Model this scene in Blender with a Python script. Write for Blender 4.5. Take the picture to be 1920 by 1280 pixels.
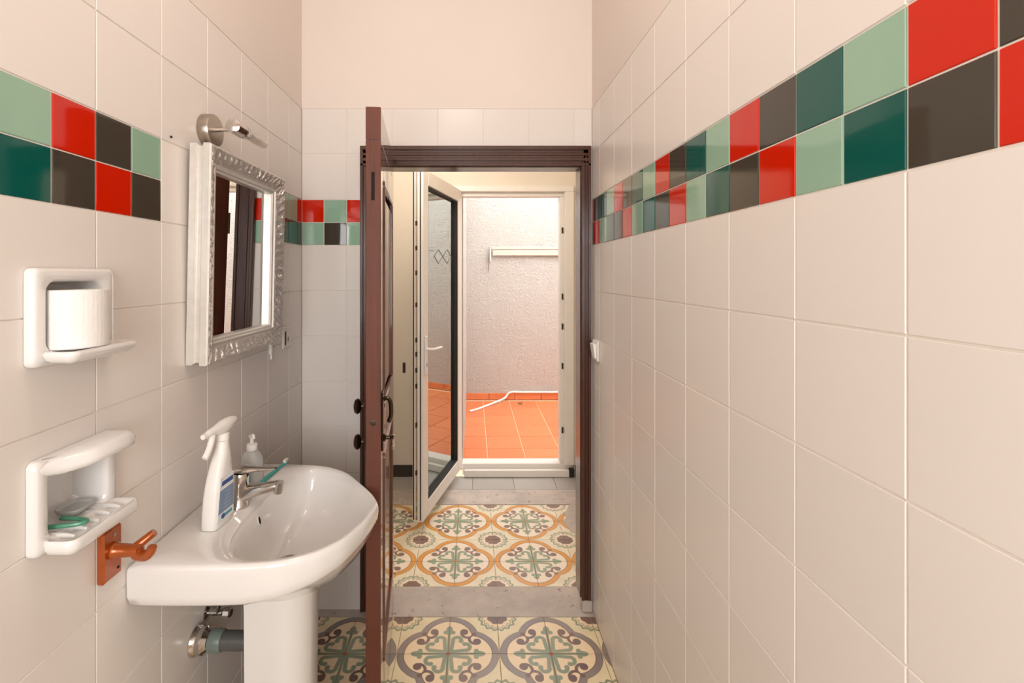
import bpy, math, random
from mathutils import Vector, noise as mnoise
random.seed(7)
PI = math.pi
for o in list(bpy.data.objects): bpy.data.objects.remove(o)
SC = bpy.context.scene
COL = SC.collection

# ------------------------------------------------------------------ camera, light, exposure
F = 899.0                       # focal length in pixels of the 1920x1280 frame
CZ = 1.475                      # eye height
cam_d = bpy.data.cameras.new('camera'); cam = bpy.data.objects.new('camera', cam_d); COL.objects.link(cam)
cam.location = (0, 0, CZ); cam.rotation_euler = (PI/2, 0, 0)
cam_d.sensor_width = 36; cam_d.lens = F/1920*36
cam_d.shift_x = 74/1920; cam_d.shift_y = -127/1920; cam_d.clip_start = 0.02
SC.camera = cam
W = bpy.data.worlds.new('sky'); SC.world = W; W.use_nodes = True
bg = W.node_tree.nodes['Background']; bg.inputs[0].default_value = (1.0, 0.985, 0.97, 1); bg.inputs[1].default_value = 4.8
def area(name, loc, rot, sx, sy, power, col):
    l = bpy.data.lights.new(name, 'AREA'); l.shape = 'RECTANGLE'; l.size = sx; l.size_y = sy; l.energy = power; l.color = col
    o = bpy.data.objects.new(name, l); COL.objects.link(o); o.location = loc; o.rotation_euler = rot
    return o
area('rear_fill_daylight', (-0.1, -1.26, 1.55), (PI/2, 0, 0), 0.95, 1.25, 32, (0.97, 0.985, 1.0))   # added daylight fill at an unseen window behind the viewer
SC.view_settings.view_transform = 'Standard'; SC.view_settings.look = 'None'
SC.view_settings.gamma = 1; SC.view_settings.exposure = 0.20; SC.view_settings.use_curve_mapping = False

# ------------------------------------------------------------------ helpers
def lin(c):
    r = []
    for v in c:
        v /= 255.0
        r.append(v/12.92 if v <= 0.04045 else ((v+0.055)/1.055)**2.4)
    return tuple(r) + (1.0,)

class MB:
    """collects geometry for ONE mesh"""
    def __init__(s): s.v = []; s.f = []
    def add(s, vs, fs):
        n = len(s.v); s.v += [tuple(p) for p in vs]; s.f += [tuple(i+n for i in f) for f in fs]; return s
    def box(s, x0, x1, y0, y1, z0, z1):
        return s.add([(x0,y0,z0),(x1,y0,z0),(x1,y1,z0),(x0,y1,z0),(x0,y0,z1),(x1,y0,z1),(x1,y1,z1),(x0,y1,z1)],
                     [(0,3,2,1),(4,5,6,7),(0,1,5,4),(1,2,6,5),(2,3,7,6),(3,0,4,7)])
    def cbox(s, x0, x1, y0, y1, z0, z1, c=0.003):
        """box with chamfered edges"""
        vs = []; idx = {}
        X, Y, Z = (x0, x1), (y0, y1), (z0, z1); sg = (1, -1)
        for i in (0,1):
            for j in (0,1):
                for k in (0,1):
                    for a in range(3):
                        p = [X[i]+sg[i]*c, Y[j]+sg[j]*c, Z[k]+sg[k]*c]
                        p[a] = (X[i], Y[j], Z[k])[a]
                        idx[i,j,k,a] = len(vs); vs.append(p)
        fs = []
        for a in range(3):
            b, d = (a+1) % 3, (a+2) % 3
            for e in (0,1):
                q = []
                for (m, n) in ((0,0),(1,0),(1,1),(0,1)):
                    t = [0,0,0]; t[a] = e; t[b] = m; t[d] = n; q.append(idx[t[0],t[1],t[2],a])
                fs.append(tuple(q) if e else tuple(reversed(q)))
            for m in (0,1):
                for n in (0,1):
                    t0 = [0,0,0]; t0[b] = m; t0[d] = n; t1 = list(t0); t1[a] = 1
                    fs.append((idx[t0[0],t0[1],t0[2],b], idx[t1[0],t1[1],t1[2],b], idx[t1[0],t1[1],t1[2],d], idx[t0[0],t0[1],t0[2],d]))
        for i in (0,1):
            for j in (0,1):
                for k in (0,1): fs.append((idx[i,j,k,0], idx[i,j,k,1], idx[i,j,k,2]))
        return s.add(vs, fs)
    def loft(s, rings, cap0=True, cap1=True, closed=True):
        n = len(rings[0]); vs = [p for r in rings for p in r]; fs = []
        m = n if closed else n-1
        for i in range(len(rings)-1):
            for j in range(m):
                k = (j+1) % n
                fs.append((i*n+j, i*n+k, (i+1)*n+k, (i+1)*n+j))
        if cap0: fs.append(tuple(reversed(range(n))))
        if cap1: fs.append(tuple(range((len(rings)-1)*n, len(rings)*n)))
        return s.add(vs, fs)
    def lathe(s, prof, o=(0,0,0), ax=(0,0,1), n=24, cap=True):
        """prof: list of (radius, height along the axis)"""
        a = Vector(ax).normalized(); u = a.orthogonal().normalized(); w = a.cross(u); o = Vector(o)
        rings = [[o + a*h + (u*math.cos(t) + w*math.sin(t))*max(r, 1e-5) for t in [2*PI*k/n for k in range(n)]] for r, h in prof]
        return s.loft(rings, cap, cap)
    def cyl(s, p, q, r, n=16, r2=None):
        p = Vector(p); q = Vector(q)
        return s.lathe([(r, 0), (r if r2 is None else r2, (q-p).length)], p, q-p, n)
    def tube(s, pts, r, n=10, radii=None, sx=1.0):
        pts = [Vector(p) for p in pts]; rings = []
        t = (pts[1]-pts[0]).normalized(); u = t.orthogonal().normalized()
        for i, p in enumerate(pts):
            a = pts[max(i-1, 0)]; b = pts[min(i+1, len(pts)-1)]
            t = (b-a).normalized(); u = (u - t*u.dot(t)).normalized(); w = t.cross(u)
            rr = radii[i] if radii else r
            rings.append([p + (u*math.cos(2*PI*k/n)*sx + w*math.sin(2*PI*k/n))*rr for k in range(n)])
        return s.loft(rings)
    def sphere(s, c, r, n=16, sc=(1,1,1)):
        m = n//2; vs = []
        rings = []
        for i in range(m+1):
            a = -PI/2 + PI*i/m; rr = max(math.cos(a), 1e-4)*r; h = math.sin(a)*r
            rings.append([(c[0]+rr*math.cos(2*PI*k/n)*sc[0], c[1]+rr*math.sin(2*PI*k/n)*sc[1], c[2]+h*sc[2]) for k in range(n)])
        return s.loft(rings)
    def mesh(s, name, mat, smooth=False):
        me = bpy.data.meshes.new(name); me.from_pydata(s.v, [], s.f); me.validate()
        import bmesh
        b = bmesh.new(); b.from_mesh(me); bmesh.ops.recalc_face_normals(b, faces=b.faces); b.to_mesh(me); b.free()
        if mat: me.materials.append(mat)
        if smooth:
            me.polygons.foreach_set('use_smooth', [True]*len(me.polygons))
            try: me.set_sharp_from_angle(angle=math.radians(smooth if smooth is not True else 42))
            except Exception: pass
        return me
    def build(s, name, mat, parent=None, smooth=False, loc=(0,0,0)):
        return link(name, s.mesh(name, mat, smooth), parent, loc)

def link(name, data, parent=None, loc=(0,0,0), rot=None):
    o = bpy.data.objects.new(name, data); COL.objects.link(o); o.location = loc
    if rot: o.rotation_euler = rot
    if parent: o.parent = parent
    return o
def tag(o, label, cat, group=None, kind=None):
    o['label'] = label; o['category'] = cat
    if group: o['group'] = group
    if kind: o['kind'] = kind
    return o
def empty(name, loc, label, cat, group=None, kind=None, rz=0):
    o = link(name, None, None, loc, (0, 0, rz)); o.empty_display_size = 0.05
    return tag(o, label, cat, group, kind)
def off(o, p):      # world point -> local to an unrotated empty at o
    return (p[0]-o.location[0], p[1]-o.location[1], p[2]-o.location[2])
def smoothcurve(pts, k=6):
    pts = [Vector(p) for p in pts]; out = []
    for i in range(len(pts)-1):
        p0 = pts[max(i-1,0)]; p1 = pts[i]; p2 = pts[i+1]; p3 = pts[min(i+2,len(pts)-1)]
        for j in range(k):
            t = j/k
            out.append(0.5*((2*p1)+(p2-p0)*t+(2*p0-5*p1+4*p2-p3)*t*t+(3*p1-p0-3*p2+p3)*t**3))
    out.append(pts[-1]); return out
def rrect(w, h, r, n=8):
    """rounded rectangle loop centred on 0, (a, b) pairs"""
    out = []
    for (cx, cy, a0) in ((w/2-r, h/2-r, 0), (-w/2+r, h/2-r, PI/2), (-w/2+r, -h/2+r, PI), (w/2-r, -h/2+r, 1.5*PI)):
        for i in range(n+1):
            a = a0 + PI/2*i/n; out.append((cx+r*math.cos(a), cy+r*math.sin(a)))
    return out

# ------------------------------------------------------------------ materials
class E:
    """a node socket one can calculate with"""
    nt = None
    def __init__(s, k): s.k = k
    @staticmethod
    def m(op, *a):
        n = E.nt.nodes.new('ShaderNodeMath'); n.operation = op
        for i, v in enumerate(a):
            if isinstance(v, E): E.nt.links.new(v.k, n.inputs[i])
            else: n.inputs[i].default_value = v
        return E(n.outputs[0])
    def __add__(s, o): return E.m('ADD', s, o)
    def __sub__(s, o): return E.m('SUBTRACT', s, o)
    def __rsub__(s, o): return E.m('SUBTRACT', o, s)
    def __mul__(s, o): return E.m('MULTIPLY', s, o)
    def __truediv__(s, o): return E.m('DIVIDE', s, o)
def emin(a, b): return E.m('MINIMUM', a, b)
def emax(a, b): return E.m('MAXIMUM', a, b)
def eabs(a): return E.m('ABSOLUTE', a)
def edist(x, y, cx, cy):
    dx = x - cx; dy = y - cy
    return E.m('SQRT', dx*dx + dy*dy)
def inside(d, w=0.014):          # 1 where d < 0
    n = 0.5 - d/w
    c = E.nt.nodes.new('ShaderNodeClamp'); E.nt.links.new(n.k, c.inputs[0]); return E(c.outputs[0])
def emix(f, a, b):
    n = E.nt.nodes.new('ShaderNodeMix'); n.data_type = 'RGBA'
    if isinstance(f, E): E.nt.links.new(f.k, n.inputs[0])
    else: n.inputs[0].default_value = f
    for v, i in ((a, 6), (b, 7)):
        if isinstance(v, E): E.nt.links.new(v.k, n.inputs[i])
        else: n.inputs[i].default_value = v
    return E(n.outputs[2])
def noise(coord, scale, detail=3, rough=0.55, stretch=None):
    nt = E.nt
    if stretch:
        mp = nt.nodes.new('ShaderNodeMapping'); mp.inputs['Scale'].default_value = stretch
        nt.links.new(coord, mp.inputs[0]); coord = mp.outputs[0]
    n = nt.nodes.new('ShaderNodeTexNoise'); n.inputs['Scale'].default_value = scale; n.inputs['Detail'].default_value = detail
    n.inputs['Roughness'].default_value = rough; nt.links.new(coord, n.inputs['Vector']); return E(n.outputs[0])
def newmat(name):
    m = bpy.data.materials.new(name); m.use_nodes = True; E.nt = m.node_tree
    p = m.node_tree.nodes['Principled BSDF']
    tc = m.node_tree.nodes.new('ShaderNodeTexCoord')
    return m, p, tc
def setp(p, **k):
    for a, v in k.items(): p.inputs[a.replace('_', ' ')].default_value = v
def bump(p, h, strength, dist):
    b = E.nt.nodes.new('ShaderNodeBump'); b.inputs['Strength'].default_value = strength; b.inputs['Distance'].default_value = dist
    E.nt.links.new(h.k, b.inputs['Height']); E.nt.links.new(b.outputs[0], p.inputs['Normal'])
def to(p, key, e): E.nt.links.new(e.k, p.inputs[key])
def rnd():
    return E(E.nt.nodes.new('ShaderNodeObjectInfo').outputs['Random'])
def plain(name, rgb, rough=0.5, metal=0.0, coat=0.0, var=0.06, nscale=30, bmp=0.0, bscale=60, spec=0.5, per=0.0, coat_r=0.05):
    m, p, tc = newmat(name)
    c = lin(rgb); lo = tuple(v*(1-var) for v in c[:3])+(1,); hi = tuple(min(1, v*(1+var)) for v in c[:3])+(1,)
    f = noise(tc.outputs['Object'], nscale)
    if per: f = f*(1-per) + rnd()*per
    to(p, 'Base Color', emix(f, lo, hi))
    setp(p, Roughness=rough, Metallic=metal, Coat_Weight=coat, Coat_Roughness=coat_r, Specular_IOR_Level=spec)
    if bmp: bump(p, noise(tc.outputs['Object'], bscale, 4), bmp, 0.002)
    return m
M = {}
M['tile'] = plain('cream wall tile', (231, 223, 216), 0.27, var=0.025, nscale=5, bmp=0.03, bscale=9, per=0.7, spec=0.42)
for k, c in (('red', (204, 30, 0)), ('lgreen', (148, 182, 158)), ('teal', (2, 84, 74)), ('dark', (68, 62, 53))):
    M[k] = plain('glass tile ' + k, c, 0.06, var=0.04, nscale=6, bmp=0.012, bscale=8, per=0.5, coat=0.15, coat_r=0.02)
M['grout'] = plain('pale grout', (236, 226, 214), 0.85, bmp=0.2)
M['plaster'] = plain('cream plaster', (232, 220, 211), 0.75, var=0.03, nscale=3, bmp=0.1, bscale=25)
M['hallwall'] = plain('hall plaster', (228, 218, 203), 0.7, var=0.04, nscale=2, bmp=0.1, bscale=25)
M['ceramic'] = plain('white ceramic', (231, 227, 223), 0.10, var=0.01, coat=0.6, spec=0.5)
M['chrome'] = plain('chrome', (205, 200, 194), 0.10, 1.0, var=0.03)
M['nickel'] = plain('brushed nickel', (176, 166, 154), 0.30, 1.0, var=0.08, nscale=80)
M['silver'] = plain('silver leaf', (226, 221, 214), 0.33, 0.55, var=0.10, nscale=45, bmp=0.15, bscale=140)
M['silverdark'] = plain('silver carved', (226, 221, 214), 0.30, 0.65, var=0.3, nscale=120, bmp=0.5, bscale=260)
M['mirror'] = plain('mirror glass', (236, 236, 234), 0.0, 1.0, var=0.0)
M['pvc'] = plain('white pvc', (236, 230, 222), 0.32, var=0.02)
M['rubber'] = plain('black seal', (38, 34, 30), 0.6)
M['darkmetal'] = plain('dark lock metal', (70, 60, 50), 0.4, 0.8)
M['bronze'] = plain('dark bronze', (66, 52, 38), 0.28, 0.9, var=0.2)
M['plastic'] = plain('white plastic', (240, 236, 230), 0.35, var=0.01)
M['paper'] = plain('tissue paper', (238, 234, 229), 0.95, var=0.02, bmp=0.6, bscale=90)
M['greypipe'] = plain('grey green pipe', (112, 124, 118), 0.35, var=0.05)
M['greypipe2'] = plain('dark grey pipe', (84, 84, 82), 0.4, var=0.05)
M['hose'] = plain('white hose', (225, 222, 216), 0.4)
M['copper'] = plain('copper brown lacquer', (172, 82, 26), 0.25, 0.35, var=0.15, nscale=50, coat=0.5)
M['teal_plastic'] = plain('teal plastic', (60, 178, 168), 0.25, var=0.04)
M['green_plastic'] = plain('green plastic', (78, 140, 112), 0.25, var=0.04)
M['label_blue'] = plain('blue grey print', (124, 144, 172), 0.4, var=0.25, nscale=60)
M['label_dark'] = plain('dark blue print', (52, 84, 150), 0.4, var=0.1)
M['label_teal'] = plain('teal print', (70, 160, 168), 0.4, var=0.15)
M['label_white'] = plain('white print', (228, 230, 230), 0.4, var=0.03)
M['label_line'] = plain('grey print', (150, 168, 186), 0.4)
M['skirt'] = plain('dark skirting', (58, 50, 42), 0.5, var=0.2)
M['greytile'] = plain('grey floor tile', (176, 170, 164), 0.45, var=0.12, nscale=8, per=0.5)
M['floorgrout'] = plain('brown floor grout', (168, 138, 112), 0.9, var=0.1)
M['patiogrout'] = plain('sandy patio grout', (240, 200, 160), 0.9)
M['white_metal'] = plain('white painted metal', (238, 234, 228), 0.4)
M['panemark'] = plain('grey pane mark', (128, 136, 128), 0.5)
M['airer'] = plain('toned down enamel', (206, 194, 180), 0.45)  # white enamel, colour lowered so the bars stand out from the wall
M['leafdry'] = plain('dry leaf', (140, 96, 60), 0.8, var=0.2)
M['sealant'] = plain('white sealant', (236, 232, 226), 0.6)
M['hole'] = plain('dark recess', (22, 18, 15), 0.9)

m, p, tc = newmat('weathered cement'); M['cement'] = m
n1 = noise(tc.outputs['Object'], 5, 6, 0.65); n2 = noise(tc.outputs['Object'], 28, 5, 0.7); n3 = noise(tc.outputs['Object'], 90, 3)
c = emix(E.m('SMOOTH_MIN', n1*1.5 - 0.25, 1.0, 0.1), lin((158, 150, 146)), lin((222, 206, 192)))
c = emix(inside(n2 - 0.36, 0.1), c, lin((128, 116, 108)))
to(p, 'Base Color', emix(inside(n3 - 0.27, 0.06), c, lin((84, 70, 62)))); setp(p, Roughness=0.55); bump(p, n2, 0.35, 0.003)

m, p, tc = newmat('dark stained wood'); M['wood'] = m
n1 = noise(tc.outputs['Object'], 7, 6, 0.6, (12, 12, 0.7)); n2 = noise(tc.outputs['Object'], 3, 4, 0.6)
c = emix(n1, lin((54, 24, 14)), lin((134, 70, 44)))
c = emix(inside(n2 - 0.40, 0.2), c, lin((60, 32, 22)))
to(p, 'Base Color', c); setp(p, Roughness=0.35, Coat_Weight=1.0, Coat_Roughness=0.06); bump(p, n1, 0.12, 0.001)
m, p, tc = newmat('bare worn wood'); M['rawwood'] = m
n1 = noise(tc.outputs['Object'], 7, 6, 0.6, (12, 12, 0.7)); n2 = noise(tc.outputs['Object'], 2.2, 4, 0.6)
c = emix(n1, lin((56, 25, 12)), lin((118, 58, 32)))
to(p, 'Base Color', emix(inside(n2 - 0.5, 0.15), c, lin((94, 48, 30)))); setp(p, Roughness=0.6); bump(p, n1, 0.15, 0.001)
m, p, tc = newmat('dark casing wood'); M['casing'] = m
n1 = noise(tc.outputs['Object'], 7, 6, 0.6, (10, 10, 0.8))
to(p, 'Base Color', emix(n1, lin((40, 18, 10)), lin((88, 46, 29)))); setp(p, Roughness=0.30, Coat_Weight=0.5, Coat_Roughness=0.15); bump(p, n1, 0.1, 0.001)

m, p, tc = newmat('rough white stucco'); M['stucco'] = m
n1 = noise(tc.outputs['Object'], 9, 8, 0.7); n2 = noise(tc.outputs['Object'], 26, 5, 0.7)
to(p, 'Base Color', emix(n1, lin((238, 230, 220)), lin((250, 245, 238)))); setp(p, Roughness=0.9)
h = E.m('POWER', eabs(n2 - 0.5)*2.0, 0.7)*0.6 + n1*0.6
bump(p, h, 1.0, 0.05)

m, p, tc = newmat('terracotta'); M['terra'] = m
n1 = noise(tc.outputs['Object'], 6, 5, 0.6); n2 = noise(tc.outputs['Object'], 9, 4, 0.6, (1, 5, 1))
c = emix(rnd(), lin((208, 108, 62)), lin((226, 134, 84)))
c = emix(n1*0.8, c, lin((206, 104, 72))); c = emix(n2*0.5, c, lin((240, 158, 100)))
to(p, 'Base Color', c); setp(p, Roughness=0.45); bump(p, n1, 0.2, 0.004)

m, p, tc = newmat('door pane glass'); M['glass'] = m
nt = m.node_tree; out = nt.nodes['Material Output']
tr = nt.nodes.new('ShaderNodeBsdfTransparent'); tr.inputs[0].default_value = (0.90, 0.96, 0.92, 1)
gl = nt.nodes.new('ShaderNodeBsdfGlossy'); gl.inputs['Roughness'].default_value = 0.01; gl.inputs[0].default_value = (0.95, 1.0, 0.96, 1)
fr = nt.nodes.new('ShaderNodeFresnel'); fr.inputs[0].default_value = 7.5
mx = nt.nodes.new('ShaderNodeMixShader'); nt.links.new(fr.outputs[0], mx.inputs[0]); nt.links.new(tr.outputs[0], mx.inputs[1]); nt.links.new(gl.outputs[0], mx.inputs[2])
nt.links.new(mx.outputs[0], out.inputs[0])
m, p, tc = newmat('clear plastic'); M['clear'] = m
to(p, 'Base Color', emix(noise(tc.outputs['Object'], 20), lin((226, 228, 224)), lin((240, 240, 238)))); setp(p, Roughness=0.12, Transmission_Weight=0.55, IOR=1.35)
m, p, tc = newmat('frosted lamp glass'); M['lampglass'] = m
to(p, 'Base Color', emix(noise(tc.outputs['Object'], 20), lin((240, 232, 224)), lin((250, 244, 238)))); setp(p, Roughness=0.15, Transmission_Weight=0.7, IOR=1.2)
m, p, tc = newmat('fill lamp globe'); M['globe'] = m  # glow of the two added fill lamps
to(p, 'Base Color', emix(noise(tc.outputs['Object'], 5), lin((250, 240, 225)), lin((255, 248, 236)))); setp(p, Emission_Strength=6.0); p.inputs['Emission Color'].default_value = (1, 0.86, 0.70, 1)

def pattern(name, band, bandline, base, outer, green, brown, dot):
    """hydraulic cement tile: a quarter of a quatrefoil medallion at one corner, a quarter rosette at the other"""
    m, p, tc = newmat(name)
    sx = E.nt.nodes.new('ShaderNodeSeparateXYZ'); E.nt.links.new(tc.outputs['Object'], sx.inputs[0])
    wob = noise(tc.outputs['Object'], 24, 2)*0.012
    u = (E(sx.outputs[0]) + 0.1)*5.0 + wob - 0.006; v = (E(sx.outputs[1]) + 0.1)*5.0 + wob - 0.006
    a = emax(u, v); b = emin(u, v)
    d_out = edist(a, b, 0.385, 0.0) - 0.606
    d_in = edist(a, b, 0.385, 0.0) - 0.466
    # rosette
    rho = edist(u, v, 1.0, 1.0)
    th = E.m('ARCTAN2', 1.0 - v, 1.0 - u)
    wave = E.m('COSINE', th*16.0)*0.022
    col = emix(inside(eabs(rho - 0.375 + wave) - 0.026, 0.02), outer, green)
    col = emix(inside(eabs(rho - 0.31 + wave) - 0.008, 0.02), col, brown)
    col = emix(inside(rho - 0.265), col, base)
    pet = E.m('COSINE', th*8.0)*0.012
    col = emix(inside(rho - 0.215 + pet), col, brown)
    # medallion
    col = emix(inside(d_out), col, bandline)
    col = emix(inside(d_out + 0.010), col, band)
    col = emix(inside(d_in - 0.018), col, bandline)
    col = emix(inside(d_in), col, base)
    # brown scrolls
    ring = emax(eabs(edist(a, b, 0.535, 0.375) - 0.125) - 0.03, a - 0.55)
    d = emin(ring, edist(a, b, 0.565, 0.305) - 0.082)
    col = emix(inside(d), col, brown)
    # green stalk, fleur and hooks
    stalk = emax(b - 0.028, a - 0.56)
    dx = (a - 0.60)/0.125; dy = b/0.07
    leaf = (E.m('SQRT', dx*dx + dy*dy) - 1.0)*0.08
    side = edist(a, b, 0.55, 0.075) - 0.05
    hook = emax(eabs(edist(a, b, 0.335, 0.165) - 0.085) - 0.040, 0.335 - a)
    head = edist(a, b, 0.32, 0.245) - 0.05
    arm = emax(eabs(b - 0.085 + (0.335 - a)*0.12) - 0.040, a - 0.345)
    d = emin(emin(stalk, leaf), emin(side, emin(hook, emin(head, arm))))
    col = emix(inside(d), col, green)
    col = emix(inside(edist(u, v, 0, 0) - 0.045), col, dot)
    w1 = noise(tc.outputs['Object'], 9, 6, 0.65)
    col = emix(inside(w1 - 0.40, 0.25)*0.28, col, lin((176, 146, 118)))
    col = emix(rnd()*0.10, col, base)
    to(p, 'Base Color', col); setp(p, Roughness=0.34, Specular_IOR_Level=0.45); bump(p, w1, 0.06, 0.002)
    return m
M['pat_grey'] = pattern('grey medallion cement tile', lin((140, 128, 124)), lin((120, 92, 80)), lin((246, 220, 182)), lin((238, 222, 182)), lin((136, 148, 122)), lin((112, 84, 78)), lin((176, 84, 66)))
M['pat_orange'] = pattern('orange medallion cement tile', lin((232, 160, 66)), lin((146, 112, 90)), lin((250, 234, 214)), lin((244, 232, 204)), lin((150, 166, 138)), lin((138, 108, 98)), lin((224, 140, 70)))

# ------------------------------------------------------------------ room measures
XL, XR, YB, YR, ZC = -0.750, 0.525, 2.106, -1.35, 3.0
TT = 0.002                      # tile relief over the grout
def minus(rect, holes):
    rs = [rect]
    for (a0, a1, b0, b1) in holes:
        out = []
        for (x0, x1, y0, y1) in rs:
            if a0 >= x1 or a1 <= x0 or b0 >= y1 or b1 <= y0: out.append((x0, x1, y0, y1)); continue
            if a0 > x0: out.append((x0, a0, y0, y1))
            if a1 < x1: out.append((a1, x1, y0, y1))
            xa, xb = max(x0, a0), min(x1, a1)
            if b0 > y0: out.append((xa, xb, y0, b0))
            if b1 < y1: out.append((xa, xb, b1, y1))
        rs = out
    return [r for r in rs if r[1]-r[0] > 0.002 and r[3]-r[2] > 0.002]
TC = {}
def tile_mesh(key, mat, rects, c, to3):
    k = (key, mat, tuple(round(q, 3) for q in to3(1, 2, 3)), tuple(tuple(round(v, 4) for v in r) for r in rects))
    if k not in TC:
        mb = MB()
        for (a0, a1, b0, b1) in rects:
            vs = [(a0,b0,0),(a1,b0,0),(a1,b1,0),(a0,b1,0),(a0,b0,TT-c),(a1,b0,TT-c),(a1,b1,TT-c),(a0,b1,TT-c),
                  (a0+c,b0+c,TT),(a1-c,b0+c,TT),(a1-c,b1-c,TT),(a0+c,b1-c,TT)]
            fs = [(0,3,2,1)]
            for i in range(4):
                j = (i+1) % 4; fs += [(i, j, 4+j, 4+i), (4+i, 4+j, 8+j, 8+i)]
            fs.append((8, 9, 10, 11))
            if len(rects) > 1: mb.box(a0, a1, b0, b1, 0, TT)
            else: mb.add(vs, fs)
        mb.v = [to3(*q) for q in mb.v]
        TC[k] = mb.mesh(key, M[mat])
    return TC[k]
def lay(parent, name, mat, rect, holes, to3, at, gap=0.0013, c=0.0012, tilt=0.0012):
    a0, a1, b0, b1 = rect; a0 += gap; a1 -= gap; b0 += gap; b1 -= gap
    rs = minus((a0, a1, b0, b1), holes)
    if not rs: return
    ca, cb = (a0+a1)/2, (b0+b1)/2
    if a1-a0 < 0.006 or b1-b0 < 0.006: return
    me = tile_mesh(name, mat, [(r[0]-ca, r[1]-ca, r[2]-cb, r[3]-cb) for r in rs], c, to3)
    o = link(name, me, parent, at(ca, cb))
    if tilt and len(rs) == 1: o.rotation_euler = tuple(random.uniform(-tilt, tilt) for _ in range(3))
def slab(name, rect, holes, conv, mat, label, cat='wall'):
    mb = MB()
    for r in minus(rect, holes): conv(mb, *r)
    o = mb.build(name, mat); return tag(o, label, cat, kind='structure')
PAT = {0: ('dark', 'red'), 1: ('red', 'dark'), 2: ('lgreen', 'teal'), 3: ('teal', 'lgreen')}

# --- left wall
HOLE_L = [(0.826, 0.954, 1.338, 1.462), (0.830, 0.962, 1.014, 1.136)]
wl = slab('wall_left', (YR, YB+0.15, 0, 2.2), HOLE_L, lambda mb, a0, a1, b0, b1: mb.box(XL-0.09, XL-TT, a0, a1, b0, b1), M['grout'],
          'left bathroom wall of cream tiles with a coloured glass band')
MB().box(XL-0.09, XL, YR, YB+0.15, 2.2, ZC).build('plaster_top', M['plaster'], wl)
rows = [0.2*i for i in range(8)] + [1.8, 2.0]
to3 = lambda a, b, n: (n, a, b)
atl = lambda a, b: (XL-TT, a, b)
lj = [0.955 + 0.2*k for k in range(-11, 6)]
edges = [max(YR, y) for y in lj] + [YB]
for i in range(len(edges)-1):
    for z in rows: lay(wl, 'tile', 'tile', (edges[i], edges[i+1], z, z+0.2), HOLE_L, to3, atl)
    if abs(edges[i]-1.155) < 0.01 : lay(wl, 'tile', 'tile', (edges[i], edges[i+1], 1.6, 1.8), HOLE_L, to3, atl); continue
    for q in (0, 1):
        y0 = edges[i] + 0.1*q; y1 = min(edges[i]+0.1*(q+1), edges[i+1])
        if y1 - y0 < 0.01: continue
        k = round((y0 - 0.755)/0.1)
        up, lo = {0: ('lgreen', 'teal'), 1: ('red', 'dark'), 2: ('dark', 'red'), 3: ('lgreen', 'dark')}[k % 4]
        if k < 0: up, lo = PAT[k % 4]
        lay(wl, 'accent_tile', up, (y0, y1, 1.7, 1.8), [], to3, atl); lay(wl, 'accent_tile', lo, (y0, y1, 1.6, 1.7), [], to3, atl)
# --- right wall
wr = slab('wall_right', (YR, YB+0.15, 0, 2.2), [], lambda mb, a0, a1, b0, b1: mb.box(XR+TT, XR+0.09, a0, a1, b0, b1), M['grout'],
          'right bathroom wall of cream tiles with a coloured glass band')
MB().box(XR, XR+0.09, YR, YB+0.15, 2.2, ZC).build('plaster_top', M['plaster'], wr)
to3r = lambda a, b, n: (-n, a, b)
atr = lambda a, b: (XR+TT, a, b)
rj = [0.58 + 0.2*k for k in range(-9, 8)]
edges = [YR] + rj + [YB]
for i in range(len(edges)-1):
    for z in rows: lay(wr, 'tile', 'tile', (edges[i], edges[i+1], z, z+0.2), [], to3r, atr)
    for q in (0, 1):
        if i == 0: continue
        y0 = edges[i] + 0.1*q; y1 = min(edges[i]+0.1*(q+1), edges[i+1])
        if y1 - y0 < 0.01: continue
        up, lo = PAT[round((y0-0.38)/0.1) % 4]
        lay(wr, 'accent_tile', up, (y0, y1, 1.7, 1.8), [], to3r, atr); lay(wr, 'accent_tile', lo, (y0, y1, 1.6, 1.7), [], to3r, atr)
# --- back wall with the door opening
DOOR = (-0.430, 0.495, -0.01, 1.985)
wb = slab('wall_back', (XL, XR, 0, 2.2), [DOOR], lambda mb, a0, a1, b0, b1: mb.box(a0, a1, YB+TT, YB+0.15, b0, b1), M['grout'],
          'end wall of cream tiles around the dark wooden doorway')
MB().box(XL, XR, YB, YB+0.15, 2.2, ZC).build('plaster_top', M['plaster'], wb)
to3b = lambda a, b, n: (a, -n, b)
atb = lambda a, b: (a, YB+TT, b)
bx_ = [XL] + [-0.553 + 0.2*k for k in range(6)] + [XR]
for i in range(len(bx_)-1):
    for z in rows: lay(wb, 'tile', 'tile', (bx_[i], bx_[i+1], z, z+0.2), [DOOR], to3b, atb)
for (x0, x1, up, lo) in ((XL, -0.653, 'red', 'lgreen'), (-0.653, -0.553, 'lgreen', 'dark'), (-0.553, -0.453, 'red', 'lgreen')):
    lay(wb, 'accent_tile', up, (x0, x1, 1.7, 1.8), [DOOR], to3b, atb); lay(wb, 'accent_tile', lo, (x0, x1, 1.6, 1.7), [DOOR], to3b, atb)
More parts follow.
